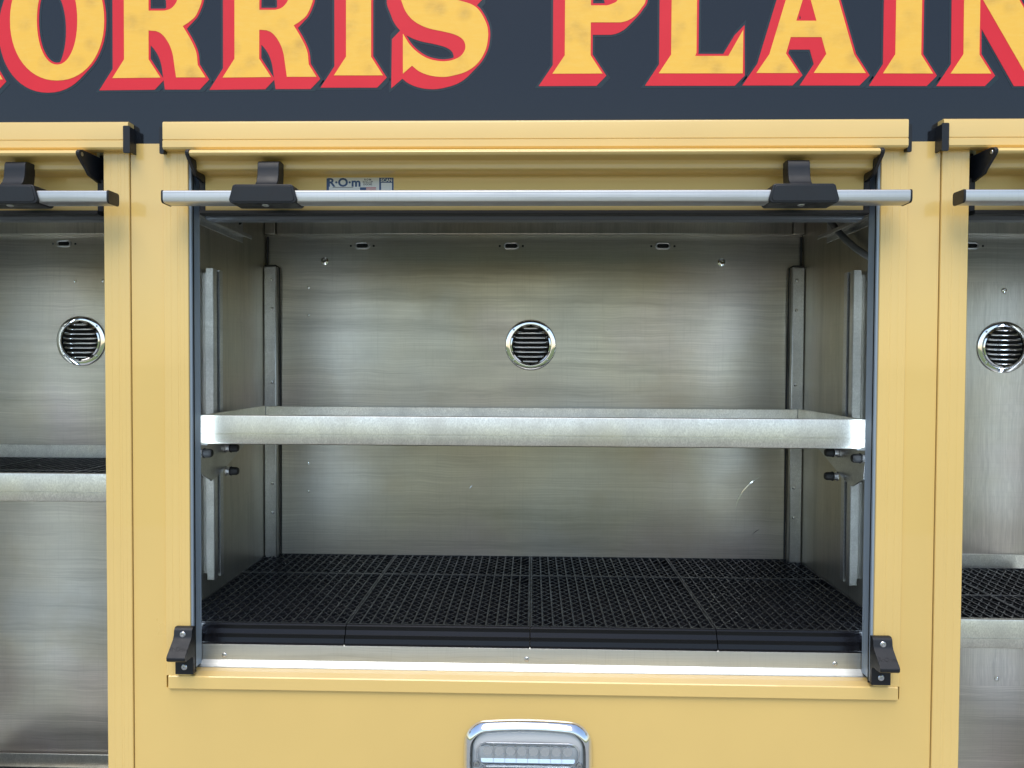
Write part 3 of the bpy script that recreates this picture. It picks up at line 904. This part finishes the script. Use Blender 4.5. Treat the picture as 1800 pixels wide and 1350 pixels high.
# ---- upright light strips behind the door tracks
for x in (314.5, 1546.5):
    st = MB().prism([(x - 5, 45.5), (x + 4.5, 45.5), (x + 4.5, 49), (x - 5, 49)], 'y', 400, 1150).build('light_strip', 'satin', body)
    MB().prism([(x - 4, 49), (x + 4, 49), (x + 4, 51.5), (x + 2, 53), (x - 2, 53), (x - 4, 51.5)], 'y', 405, 1145).build('lit_diffuser', 'led_on', st)
for x in (-606, 2412):
    st = MB().prism([(x - 7, 47), (x + 7, 47), (x + 7, 53), (x - 7, 53)], 'y', 400, 1700).build('light_strip', 'satin', body)
    MB().prism([(x - 5, 53), (x + 5, 53), (x + 5, 57), (x + 2.5, 59), (x - 2.5, 59), (x - 5, 57)], 'y', 405, 1695).build('lit_diffuser', 'led_on', st)

# ---- door stops at the foot of the opening


def door_stop(x0, x1, mirror):
    prof = [(0, 1110), (-6, 1109.6), (-10, 1111.5), (-12.5, 1116), (-13.5, 1124), (-16, 1129), (-37, 1148), (-41.5, 1153.5), (-41, 1158.5), (-37, 1161.5), (-14, 1161.5), (-9.5, 1163.5), (-8, 1168), (-8, 1195), (0, 1195)]
    o = MB().prism([(a - 3.4, b_) for a, b_ in prof], 'x', x0, x1).build('door_stop', 'black_plastic', body, bevel=1.6, segs=3)
    cx_ = (x0 + x1) / 2
    screw(o, cx_, 1121.5, -16.6, 5.4)
    screw(o, cx_, 1182, -11.2, 5.4)
    return o


stop_l = door_stop(302.6, 335.2, False)
stop_r = door_stop(1527.6, 1560.8, True)


def text_mesh(s, size, name, extrude=0.0, bold=0.0, align='CENTER'):
    cu = bpy.data.curves.new(name, 'FONT')
    cu.body = s
    cu.size = size * U
    cu.align_x = align
    cu.align_y = 'CENTER'
    cu.extrude = extrude * U
    cu.offset = bold * U
    cu.resolution_u = 3
    o = bpy.data.objects.new(name, cu)
    col.objects.link(o)
    me = bpy.data.meshes.new_from_object(o.evaluated_get(bpy.context.evaluated_depsgraph_get()))
    bpy.data.objects.remove(o)
    bpy.data.curves.remove(cu)
    return me


def text(s, size, matname, parent, at, name='print', extrude=0.25, bold=0.0, align='CENTER', tilt=0.0, sx=1.0):
    me = text_mesh(s, size, name, extrude, bold, align)
    # font lies in XY facing +Z; stand it up facing the street
    me.transform(Matrix.Rotation(math.radians(90 + tilt), 4, 'X') @ Matrix.Diagonal((sx, 1, 1, 1)))
    me.materials.append(M[matname])
    me.name = name
    o = bpy.data.objects.new(name, me)
    col.objects.link(o)
    o.parent = parent
    o.location = W(*at) - ORG[parent.name]
    ORG[o.name] = W(*at)
    return o


tilt = -math.degrees(math.atan2(21, 19))
for st in (stop_l, stop_r):
    cx_ = 318.9 if st is stop_l else 1544.2
    text('R\u00b7O\u00b7m', 11.5, 'black_plastic', st, (cx_, 1141.5, -33.5), 'raised_lettering', 0.35, 0.1, tilt=tilt)

# ---- warning light in the lower panel
LX0, LX1, LY0, LY1 = 820, 1042, 1270, 1412


def ring_loft(mb, loops, close_in=False):
    k = len(loops[0][0])
    vs_ = [(p[0], p[1], d_) for lp, d_ in loops for p in lp]
    fs = [(i * k + j, i * k + (j + 1) % k, (i + 1) * k + (j + 1) % k, (i + 1) * k + j) for i in range(len(loops) - 1) for j in range(k)]
    if close_in:
        fs.append(tuple(range((len(loops) - 1) * k, len(loops) * k)))
    mb.add(vs_, fs)
    return mb


def lr(i, r, bow=7):
    return rounded(LX0 + i, LX1 - i, LY0 + i + 7, LY1 - i - 7, r, 8, bow)


wl = ring_loft(MB(), [(lr(0, 34), 0), (lr(0.3, 34), -2), (lr(1.6, 33), -4.5), (lr(4.4, 31), -8.5), (lr(8, 28), -12.6), (lr(11, 26), -15), (lr(12.8, 25.5), -15), (lr(13.8, 25), -11), (lr(14.4, 24), 0)]).build('warning_light', 'chrome', body, smooth=60)
MB().prism(lr(13.5, 25), 'd', -5.5, 0.2).build('light_housing', 'housing', wl)
ring_loft(MB(), [(lr(14.6, 24), -3), (lr(15.0, 24), -11), (lr(18, 22), -14.5), (lr(22, 19), -15.6)], True).build('lens', 'lens', wl, smooth=60)
for yb in (1328, 1370):
    # each row: a bright trough with small cups, behind its own long capsule lens with a rolled rim
    prof = [(yb - 19, -2), (yb - 17, -8), (yb - 13, -6.5), (yb - 5, -3.0), (yb + 5, -3.0), (yb + 13, -6.5), (yb + 17, -8), (yb + 19, -2)]
    MB().prism([(d_, y_) for y_, d_ in prof], 'x', 848, 1014).build('reflector_trough', 'reflector', wl, smooth=50)
    for k in range(8):
        xk = 860 + 20.2 * k
        MB().lathe([(8.4, -7.2), (6.4, -4.6), (3.6, -3.4), (2.4, -3.4), (2.2, -4.4), (0.01, -4.7)], (xk, yb - 3, 0), 'd', 16).build('led_cup', 'reflector', wl, smooth=40)
        if k < 7:
            MB().box(xk + 9.7, xk + 10.5, yb - 17, yb + 17, -8.4, -3.0).build('divider', 'reflector', wl)
    cap_ = rounded(842, 1020, yb - 20, yb + 20, 17, 8)
    cap2 = rounded(846, 1016, yb - 16, yb + 16, 14, 8)
    ring_loft(MB(), [(cap_, -10.5), (cap_, -13), (cap2, -14.6)], True).build('row_lens', 'lens', wl, smooth=60)
    lip_pts = [(p[0], p[1], -11.5) for p in cap_] + [(cap_[0][0], cap_[0][1], -11.5)]
    MB().tube(lip_pts, 1.3, 6, False).build('row_rim', 'reflector', wl, smooth=60)
for x in (840, 1022):
    screw(wl, x, 1349, -7, 6)

# ================================================================ roll-up doors, raised
DOORGROUP = 'raised roll-up doors'


def roll_door(label, x0, x1, bar0, bar1, brackets, sticker):
    t = thing('roll_up_door', label, 'door', ((x0 + x1) / 2, 370, 0), DOORGROUP)
    t['kind'] = 'thing'
    prof = [(28, 274), (-34, 274.5), (-40, 275.6), (-44, 278.4), (-45.4, 281.6), (-44, 285), (-41, 286.8), (-36, 287.0), (-22, 287.6), (-17.5, 288.4), (-15.6, 290.5), (-14.8, 297), (-15.6, 302), (-13, 304.4),
            (-7, 305), (12, 304.4), (17, 305), (19.4, 307), (20, 310), (20, 366.5), (21.5, 368.6), (28, 368.6)]
    MB().prism(prof, 'x', x0, x1).build('bottom_rail', 'yellow_trim', t, smooth=38)
    for k in range(3):       # curtain slats going up behind the drip rail
        y = 273 - 26 * (k + 1)
        MB().prism([(22, y), (19.5, y + 3), (18.8, y + 12), (19.5, y + 23), (22, y + 25.4), (27, y + 25.4), (27, y)], 'x', x0, x1).build('slat', 'yellow_trim', t, smooth=40)
    # the curtain wound up inside, behind the gutter
    mb = MB()
    k_ = 22
    prof_ = []
    for i in range(k_):
        a0, a1 = 2 * math.pi * i / k_, 2 * math.pi * (i + 0.86) / k_
        prof_ += [(160 + 49 * math.cos(a0), 303 + 49 * math.sin(a0)), (160 + 49 * math.cos(a1), 303 + 49 * math.sin(a1)), (160 + 46.5 * math.cos(a1 + 0.02), 303 + 46.5 * math.sin(a1 + 0.02))]
    mb.prism(prof_, 'x', x0 - 8, x1 + 8).build('curtain_roll', 'yellow_trim', t)
    for xa, xb in ((x0 - 6.5, x0 - 0.3), (x1 + 0.3, x1 + 6.5)):
        cp_ = [(29, 273), (-35, 273.4), (-43, 275.4), (-47.2, 280), (-46.5, 285), (-40, 291), (-20, 306), (-14, 312.5), (14, 318), (29, 318)]
        ec = MB().prism(cp_, 'x', xa, xb).build('rail_end_cap', 'black_plastic', t, bevel=1.0)
        MB().box(xa - 4 if xa < x0 else xa, xb if xa < x0 else xb + 4, 312, 369, 18.5, 30).build('slide_shoe', 'seal', t, bevel=0.8)
        MB().lathe([(0.01, -1.4), (3.2, -1.0), (3.6, 0.4)], (xa if xa < x0 else xb, 282, -38), 'x', 14).build('pivot_pin', 'steel', ec)
    MB().prism([(8, 369), (8, 373.5), (10, 376), (28, 376), (30, 373), (30, 369)], 'x', x0 - 6, x1 + 6).build('bottom_seal', 'seal', t)
    # lift bar with rounded section and black end plugs
    sec = [(-61, 349.6), (-62.7, 351), (-63.2, 353.5), (-63.2, 364.5), (-62.2, 368), (-59, 370.2), (-33, 370.2), (-30, 368.6), (-29, 365.5), (-29, 353), (-30, 350.4), (-33, 349.2)]
    lb = MB().prism(sec, 'x', bar0, bar1).build('lift_bar', 'satin', t, smooth=35)
    for yy in (353.0, 361.0):
        MB().prism([(-63.6, yy), (-63.6, yy + 1.0), (-62, yy + 1.0), (-62, yy)], 'x', bar0 + 0.2, bar1 - 0.2).build('bar_rib', 'satin', lb)
    cen = [(-46, 360)]
    for xa, xb in ((bar0 - 3.2, bar0 + 0.3), (bar1 - 0.3, bar1 + 3.2)):
        big = [(-46 + (a + 46) * 1.03, 359.8 + (b_ - 359.8) * 1.07) for a, b_ in sec]
        MB().prism(big, 'x', xa, xb).build('end_plug', 'black_plastic', lb, bevel=0.9)
    for bx in brackets:
        # clamp block round the bar, arm curving up to the rail
        front = [(bx - 47, 340.6), (bx + 47, 340.6), (bx + 51, 342.5), (bx + 57.5, 366), (bx + 56, 370.5), (bx + 52, 372.6), (bx - 52, 372.6), (bx - 56, 370.5), (bx - 57.5, 366), (bx - 51, 342.5)]
        blk = MB().prism(front, 'd', -67.5, -21).build('bar_clamp', 'black_plastic', t, bevel=4.0, segs=4)
        inner = [(bx + (a - bx) * 0.93, 356.6 + (b_ - 356.6) * 0.82) for a, b_ in front]
        MB().prism(inner, 'd', -68.6, -66).build('clamp_face', 'black_plastic', blk, bevel=0.8)
        arm = [(-13, 293.5), (-30, 293.0), (-36.5, 294.5), (-40, 299), (-40.6, 308), (-42, 320), (-46, 331), (-54, 339), (-64, 343), (-64, 350), (-22, 350), (-16, 330), (-13, 312)]
        MB().prism(arm, 'x', bx - 18.5, bx + 18.5).build('clamp_arm', 'black_plastic', blk, bevel=3.0, segs=3)
        s_ = MB().lathe([(0.01, 375), (3.0, 375), (5.4, 374.0), (5.8, 372)], (bx, 0, -52), 'y', 14).build('screw', 'steel', blk, smooth=40)
    if sticker:
        sx0, sx1, sy0, sy1 = 566.3, 686.7, 308.6, 342
        d = 19.6
        lab = MB().prism(rounded(sx0, sx1, sy0, sy1 + 4, 2.5, 3), 'd', d, d + 0.6).build('maker_sticker', 'white_print', t)
        MB().box(sx0 + 0.1, sx0 + 4.4, sy0 + 1.5, sy1 + 4, d - 0.15, d + 0.3).build('print_band', 'blue_print', lab)
        text('R\u00b7O\u00b7m', 20.5, 'blue_print', lab, (sx0 + 31.5, sy0 + 9.5, d - 0.1), 'print', 0.1, 0.7, sx=1.08)
        MB().box(sx0 + 11, sx0 + 48, sy0 + 17.2, sy0 + 18.0, d - 0.12, d + 0.3).build('print_line', 'grey_print', lab)
        for k, s in enumerate(('R\u00b7O\u00b7M', 'ROLL-UP', 'DOORS')):
            text(s, 4.6, 'grey_print', lab, (sx0 + 74, sy0 + 4 + 4.2 * k, d - 0.1), 'print', 0.1, 0.1)
        # small flag and the scan panel (its code is left blank)
        MB().box(sx0 + 60, sx0 + 71, sy0 + 17.5, sy0 + 25, d - 0.12, d + 0.3).build('print_flag', 'blue_print', lab)
        for k in range(4):
            MB().box(sx0 + 71, sx0 + 89, sy0 + 17.5 + 2.2 * k, sy0 + 18.6 + 2.2 * k, d - 0.12, d + 0.3).build('print_stripe', 'red_print', lab)
        MB().box(sx0 + 94.5, sx1 - 0.2, sy0 + 0.6, sy1 + 4, d - 0.12, d + 0.3).build('scan_panel', 'blue_print', lab)
        MB().box(sx0 + 98, sx1 - 3, sy0 + 9.5, sy1 + 4, d - 0.3, d + 0.2).build('blank_square', 'white_print', lab)
        text('SCAN', 8.0, 'white_print', lab, (sx0 + 107.6, sy0 + 5.2, d - 0.3), 'print', 0.1, 0.12)
    return t


roll_door('wide yellow roll-up door raised above the middle compartment, maker sticker beside its bracket', 347.5, 1514, 310.5, 1555.5, (482, 1381), True)
roll_door('yellow roll-up door raised over the left compartment, cut by the left edge', -570, 151.5, -640, 214.5, (-480, 41), False)
roll_door('yellow roll-up door raised over the right compartment, cut by the right edge', 1706.5, 2376, 1645, 2455, (1822, 2270), False)

# ================================================================ shelves


def shelf(label, x0, x1, y0, y1, d0, d1, lip_y):
    """folded sheet tray: front, back and side lips, floor"""
    t = thing('storage_shelf', label, 'shelf', ((x0 + x1) / 2, y1, d0), 'folded aluminium shelves')
    prof = [(d0 + 9, y0 + 1.5), (d0 + 8, y0), (d0 + 2.5, y0), (d0 + 0.7, y0 + 0.9), (d0, y0 + 3), (d0, y0 + 33.5), (d0 + 2.6, y0 + 33.8), (d0 + 2.6, y0 + 35.6), (d0, y0 + 35.9), (d0, y1 - 6), (d0 + 2, y1 - 1.7), (d0 + 6, y1), (d0 + 26, y1), (d0 + 26, y1 - 2.5),
            (d0 + 7, y1 - 2.5), (d0 + 3, y1 - 6), (d0 + 3, y0 + 3.5), (d0 + 4.5, y0 + 2.5)]
    MB().prism(prof, 'x', x0, x1).build('front_lip', 'galv', t, smooth=30)
    yb = y1 - 6
    MB().box(x0 + 3, x1 - 3, yb - 3, yb, d0 + 7, d1 - 3).build('tray_floor', 'galv', t)
    for xa, xb, nm in ((x0, x0 + 3, 'side_lip'), (x1 - 3, x1, 'side_lip')):
        MB().box(xa, xb, y0 + 0.6, yb, d0 + 10, d1 - 4).build(nm, 'galv', t, bevel=0.8)
    MB().box(x0 + 3.6, x1 - 3.6, lip_y, yb, d1 - 3, d1).build('back_lip', 'galv', t, bevel=0.8)
    return t


s_main = shelf('bright empty shelf tray across the middle compartment below its round vent', 309, 1549, 738, 793.5, 75, 430, 740)
for x, s in ((300, 1), (1558, -1)):
    pl = MB().prism([(92, 796), (372, 796), (366, 806), (190, 866), (150, 874), (100, 852)], 'x', x - 1.5 * s, x + 1.5 * s).build('support_plate', 'track', s_main, bevel=0.6)
    MB().box(min(x, x + s * 18), max(x, x + s * 18), 793.7, 797, 92, 372).build('support_flange', 'track', s_main)
    MB().box(min(x - s * 37, x), max(x - s * 37, x), 802, 826, 236, 250).build('track_clip', 'track', s_main)
    for dd, yy in ((222, 816), (222, 864), (93, 812)):
        k = MB().lathe([(5.8, 0), (7.0, s * 2), (7.0, s * 8), (9.2, s * 9), (9.8, s * 11), (8.6, s * 12), (8.2, s * 22), (6.4, s * 25.5), (0.01, s * 26)], (x + 1.2 * s, yy, dd), 'x', 18).build('bolt_cap', 'seal', s_main, smooth=40)
        MB().lathe([(10, s * 1.0), (10, s * 3), (7.6, s * 3.4), (7.4, s * 8)], (x + 1.2 * s, yy, dd), 'x', 18).build('washer', 'steel', k, smooth=30)
s_left = shelf('speckled shelf with black matting in the left compartment, yellow stained front lip', -590, 174, 850.5, 905.5, 75, 577, 850)
s_low = shelf('lowest shelf of the left compartment, only its back lip and matting in view', -640, 206, 1640, 1695, 75, 577, 1651)
s_right = shelf('speckled shelf with black matting in the right compartment, low beside the pillar', 1692, 2390, 1105, 1161, 75, 577, 1105)

# ================================================================ slotted black floor tiles


def tile_meshes(w, l, h):
    """one slotted tile, origin at its front left top corner: lengthwise bars, two sets of diagonals, rim"""
    mb = MB()
    X0, Y0, D0 = CX, CY, 0.0
    rim = 3.2
    bar = 1.45

    def bx(a, b_, top, hh, bw):
        # upright bar between two plan points
        va, vb = Vector(a), Vector(b_)
        t = (vb - va)
        if t.length < 3:
            return
        t.normalize()
        nrm = Vector((-t.y, t.x)) * bw
        pts = [va + nrm, vb + nrm, vb - nrm, va - nrm]
        vs_ = [(X0 + p.x, Y0 + top, D0 + p.y) for p in pts] + [(X0 + p.x, Y0 + hh, D0 + p.y) for p in pts]
        mb.add(vs_, [(0, 1, 2, 3), (0, 4, 5, 1), (1, 5, 6, 2), (2, 6, 7, 3), (3, 7, 4, 0)])
    ncol = max(2, round(w / 20.0))
    sx = (w - 2 * rim) / ncol
    for k in range(1, ncol):
        x = rim + sx * k
        bx((x, rim), (x, l - rim), 0.0, h * 0.7, bar)
    # diagonals clipped to the tile
    step = 26.0
    sl = 26.0 / sx

    def clip(c_, slope):
        pts = []
        for x in (rim, w - rim):
            y = slope * x + c_
            if rim <= y <= l - rim:
                pts.append((x, y))
        for y in (rim, l - rim):
            x = (y - c_) / slope
            if rim <= x <= w - rim:
                pts.append((x, y))
        if len(pts) >= 2:
            pts.sort()
            return pts[0], pts[-1]
    kmax = int((w + l) / step) + 2
    for k in range(-kmax, kmax):
        for slope, top in ((sl, 1.6), (-sl, 2.2)):
            e = clip(rim + step * k, slope)
            if e:
                bx(e[0], e[1], top, h * 0.55, bar * 0.7)
    for a, b_ in (((0, rim / 2), (w, rim / 2)), ((0, l - rim / 2), (w, l - rim / 2))):
        bx(a, b_, -0.35, h * 0.98, rim / 2)
    for a, b_ in (((rim / 2, rim), (rim / 2, l - rim)), ((w - rim / 2, rim), (w - rim / 2, l - rim))):
        bx(a, b_, -0.35, h * 0.98, rim / 2)
    mb.box(X0 + rim, X0 + w - rim, Y0 + h * 0.9, Y0 + h, D0 + rim, D0 + l - rim)  # base sheet added under the grid, coloured near-black for shade in the holes
    me = mb.mesh('tile_grid', W(CX, CY, 0))
    me.materials.append(M['rubber'])
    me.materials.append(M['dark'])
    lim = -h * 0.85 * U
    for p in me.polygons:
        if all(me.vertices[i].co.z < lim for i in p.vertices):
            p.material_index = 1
    return me


TW = 342.0
H = 34.0
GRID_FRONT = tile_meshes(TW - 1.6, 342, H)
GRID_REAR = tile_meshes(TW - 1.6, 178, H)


def put(me, name, x, y, d, parent=None):
    o = bpy.data.objects.new(name, me)
    col.objects.link(o)
    if parent:
        o.parent = parent
        o.location = W(x, y, d) - ORG[parent.name]
    else:
        o.location = W(x, y, d)
    ORG[o.name] = W(x, y, d)
    return o


names = ('leftmost', 'second from the left', 'third from the left', 'rightmost')
XS = [592.6 - TW, 592.6, 592.6 + TW, 592.6 + 2 * TW]
YT = 1125.5
# ramped front edging, one length per tile
EDGE = MB()
ep = [(0, 0), (-1.6, 1.0), (-2.6, 3.0), (-4.0, 3.0), (-4.2, 5.0), (-5.4, 5.0), (-5.6, 7.0), (-6.8, 7.0), (-7.0, 9.0), (-10.5, 16.6), (-12.0, 16.6), (-12.2, 18.6), (-13.4, 18.6), (-13.6, 20.6), (-14.8, 20.6), (-15.0, 22.6),
      (-17.6, 30.5), (-19, 31.2), (-19, 33.6), (0, 33.6)]
EDGE.prism([(a, CY + b_) for a, b_ in ep], 'x', CX, CX + TW - 1.8)
edge_me = EDGE.mesh('ramp_edge', W(CX, CY, 0))
edge_me.materials.append(M['ramp'])
for k, x in enumerate(XS):
    x_in = max(x, 262.5)
    w = min(x + TW, 1603.5) - x_in
    full = abs(w - TW) < 1
    t = thing('floor_tile', 'black slotted floor tile with ramped front edge, %s of the front row' % names[k], 'floor tile', (x_in, YT, 62), 'black slotted floor tiles')
    t['kind'] = 'thing'
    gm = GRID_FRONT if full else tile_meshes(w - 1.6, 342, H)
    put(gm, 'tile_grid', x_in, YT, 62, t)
    if full:
        put(edge_me, 'ramp_edge', x_in, YT, 61.8, t)
    else:
        e = MB().prism([(61.8 + a, YT + b_) for a, b_ in ep], 'x', x_in, x_in + w - 1.8).build('ramp_edge', 'ramp', t)
    t = thing('floor_tile', 'black slotted floor tile against the back wall, %s of the rear row' % names[k], 'floor tile', (x_in, YT, 404.8), 'black slotted floor tiles')
    t['kind'] = 'thing'
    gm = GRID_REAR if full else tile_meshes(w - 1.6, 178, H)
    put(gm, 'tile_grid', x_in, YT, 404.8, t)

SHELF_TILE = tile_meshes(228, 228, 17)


def shelf_tiles(labels, x_right, y_top, rot, d0=88):
    for (i, j, lab) in labels:
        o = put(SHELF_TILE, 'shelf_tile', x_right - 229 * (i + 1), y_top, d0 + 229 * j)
        tag(o, lab, 'floor tile', 'black slotted shelf tiles')
        o['kind'] = 'thing'


shelf_tiles([(0, 0, 'black slotted tile at the front of the left shelf, next to the yellow frame'), (0, 1, 'black slotted tile at the back of the left shelf, next to the yellow frame'),
             (1, 0, 'black slotted tile at the front of the left shelf, at the edge of the photo'), (1, 1, 'black slotted tile at the back of the left shelf, second from the yellow frame'), (2, 1, 'black slotted tile at the back of the left shelf, at the photo edge')], 170, 879.5, 0)
shelf_tiles([(0, 1, 'black slotted tile on the lowest left shelf, next to the yellow frame'), (1, 1, 'black slotted tile on the lowest left shelf, beside the frame tile'), (2, 1, 'black slotted tile on the lowest left shelf, at the bottom left corner')], 200, 1670, 0)
shelf_tiles([(0, 0, 'black slotted tile at the front of the right shelf, next to the yellow frame'), (0, 1, 'black slotted tile at the back of the right shelf, partly behind the yellow frame')], 1695 + 229, 1132, 0)
shelf_tiles([(0, 0, 'black slotted tile at the front of the right shelf, at the photo edge'), (0, 1, 'black slotted tile at the back of the right shelf, at the photo edge')], 1695 + 458.5, 1132, 0)

# ================================================================ the loose conduit in the upper right corner
mb = MB()
ctrl = [(1588, 286, 405), (1586, 318, 362), (1585, 348, 318), (1586, 376, 272), (1588, 402, 226), (1592, 424, 180), (1596, 440, 130)]
mb.tube(ctrl, 7.0, 12)
c_ = mb.build('conduit', 'conduit', None, smooth=70)
tag(c_, 'grey cable hanging in the upper right corner of the middle compartment', 'cable')
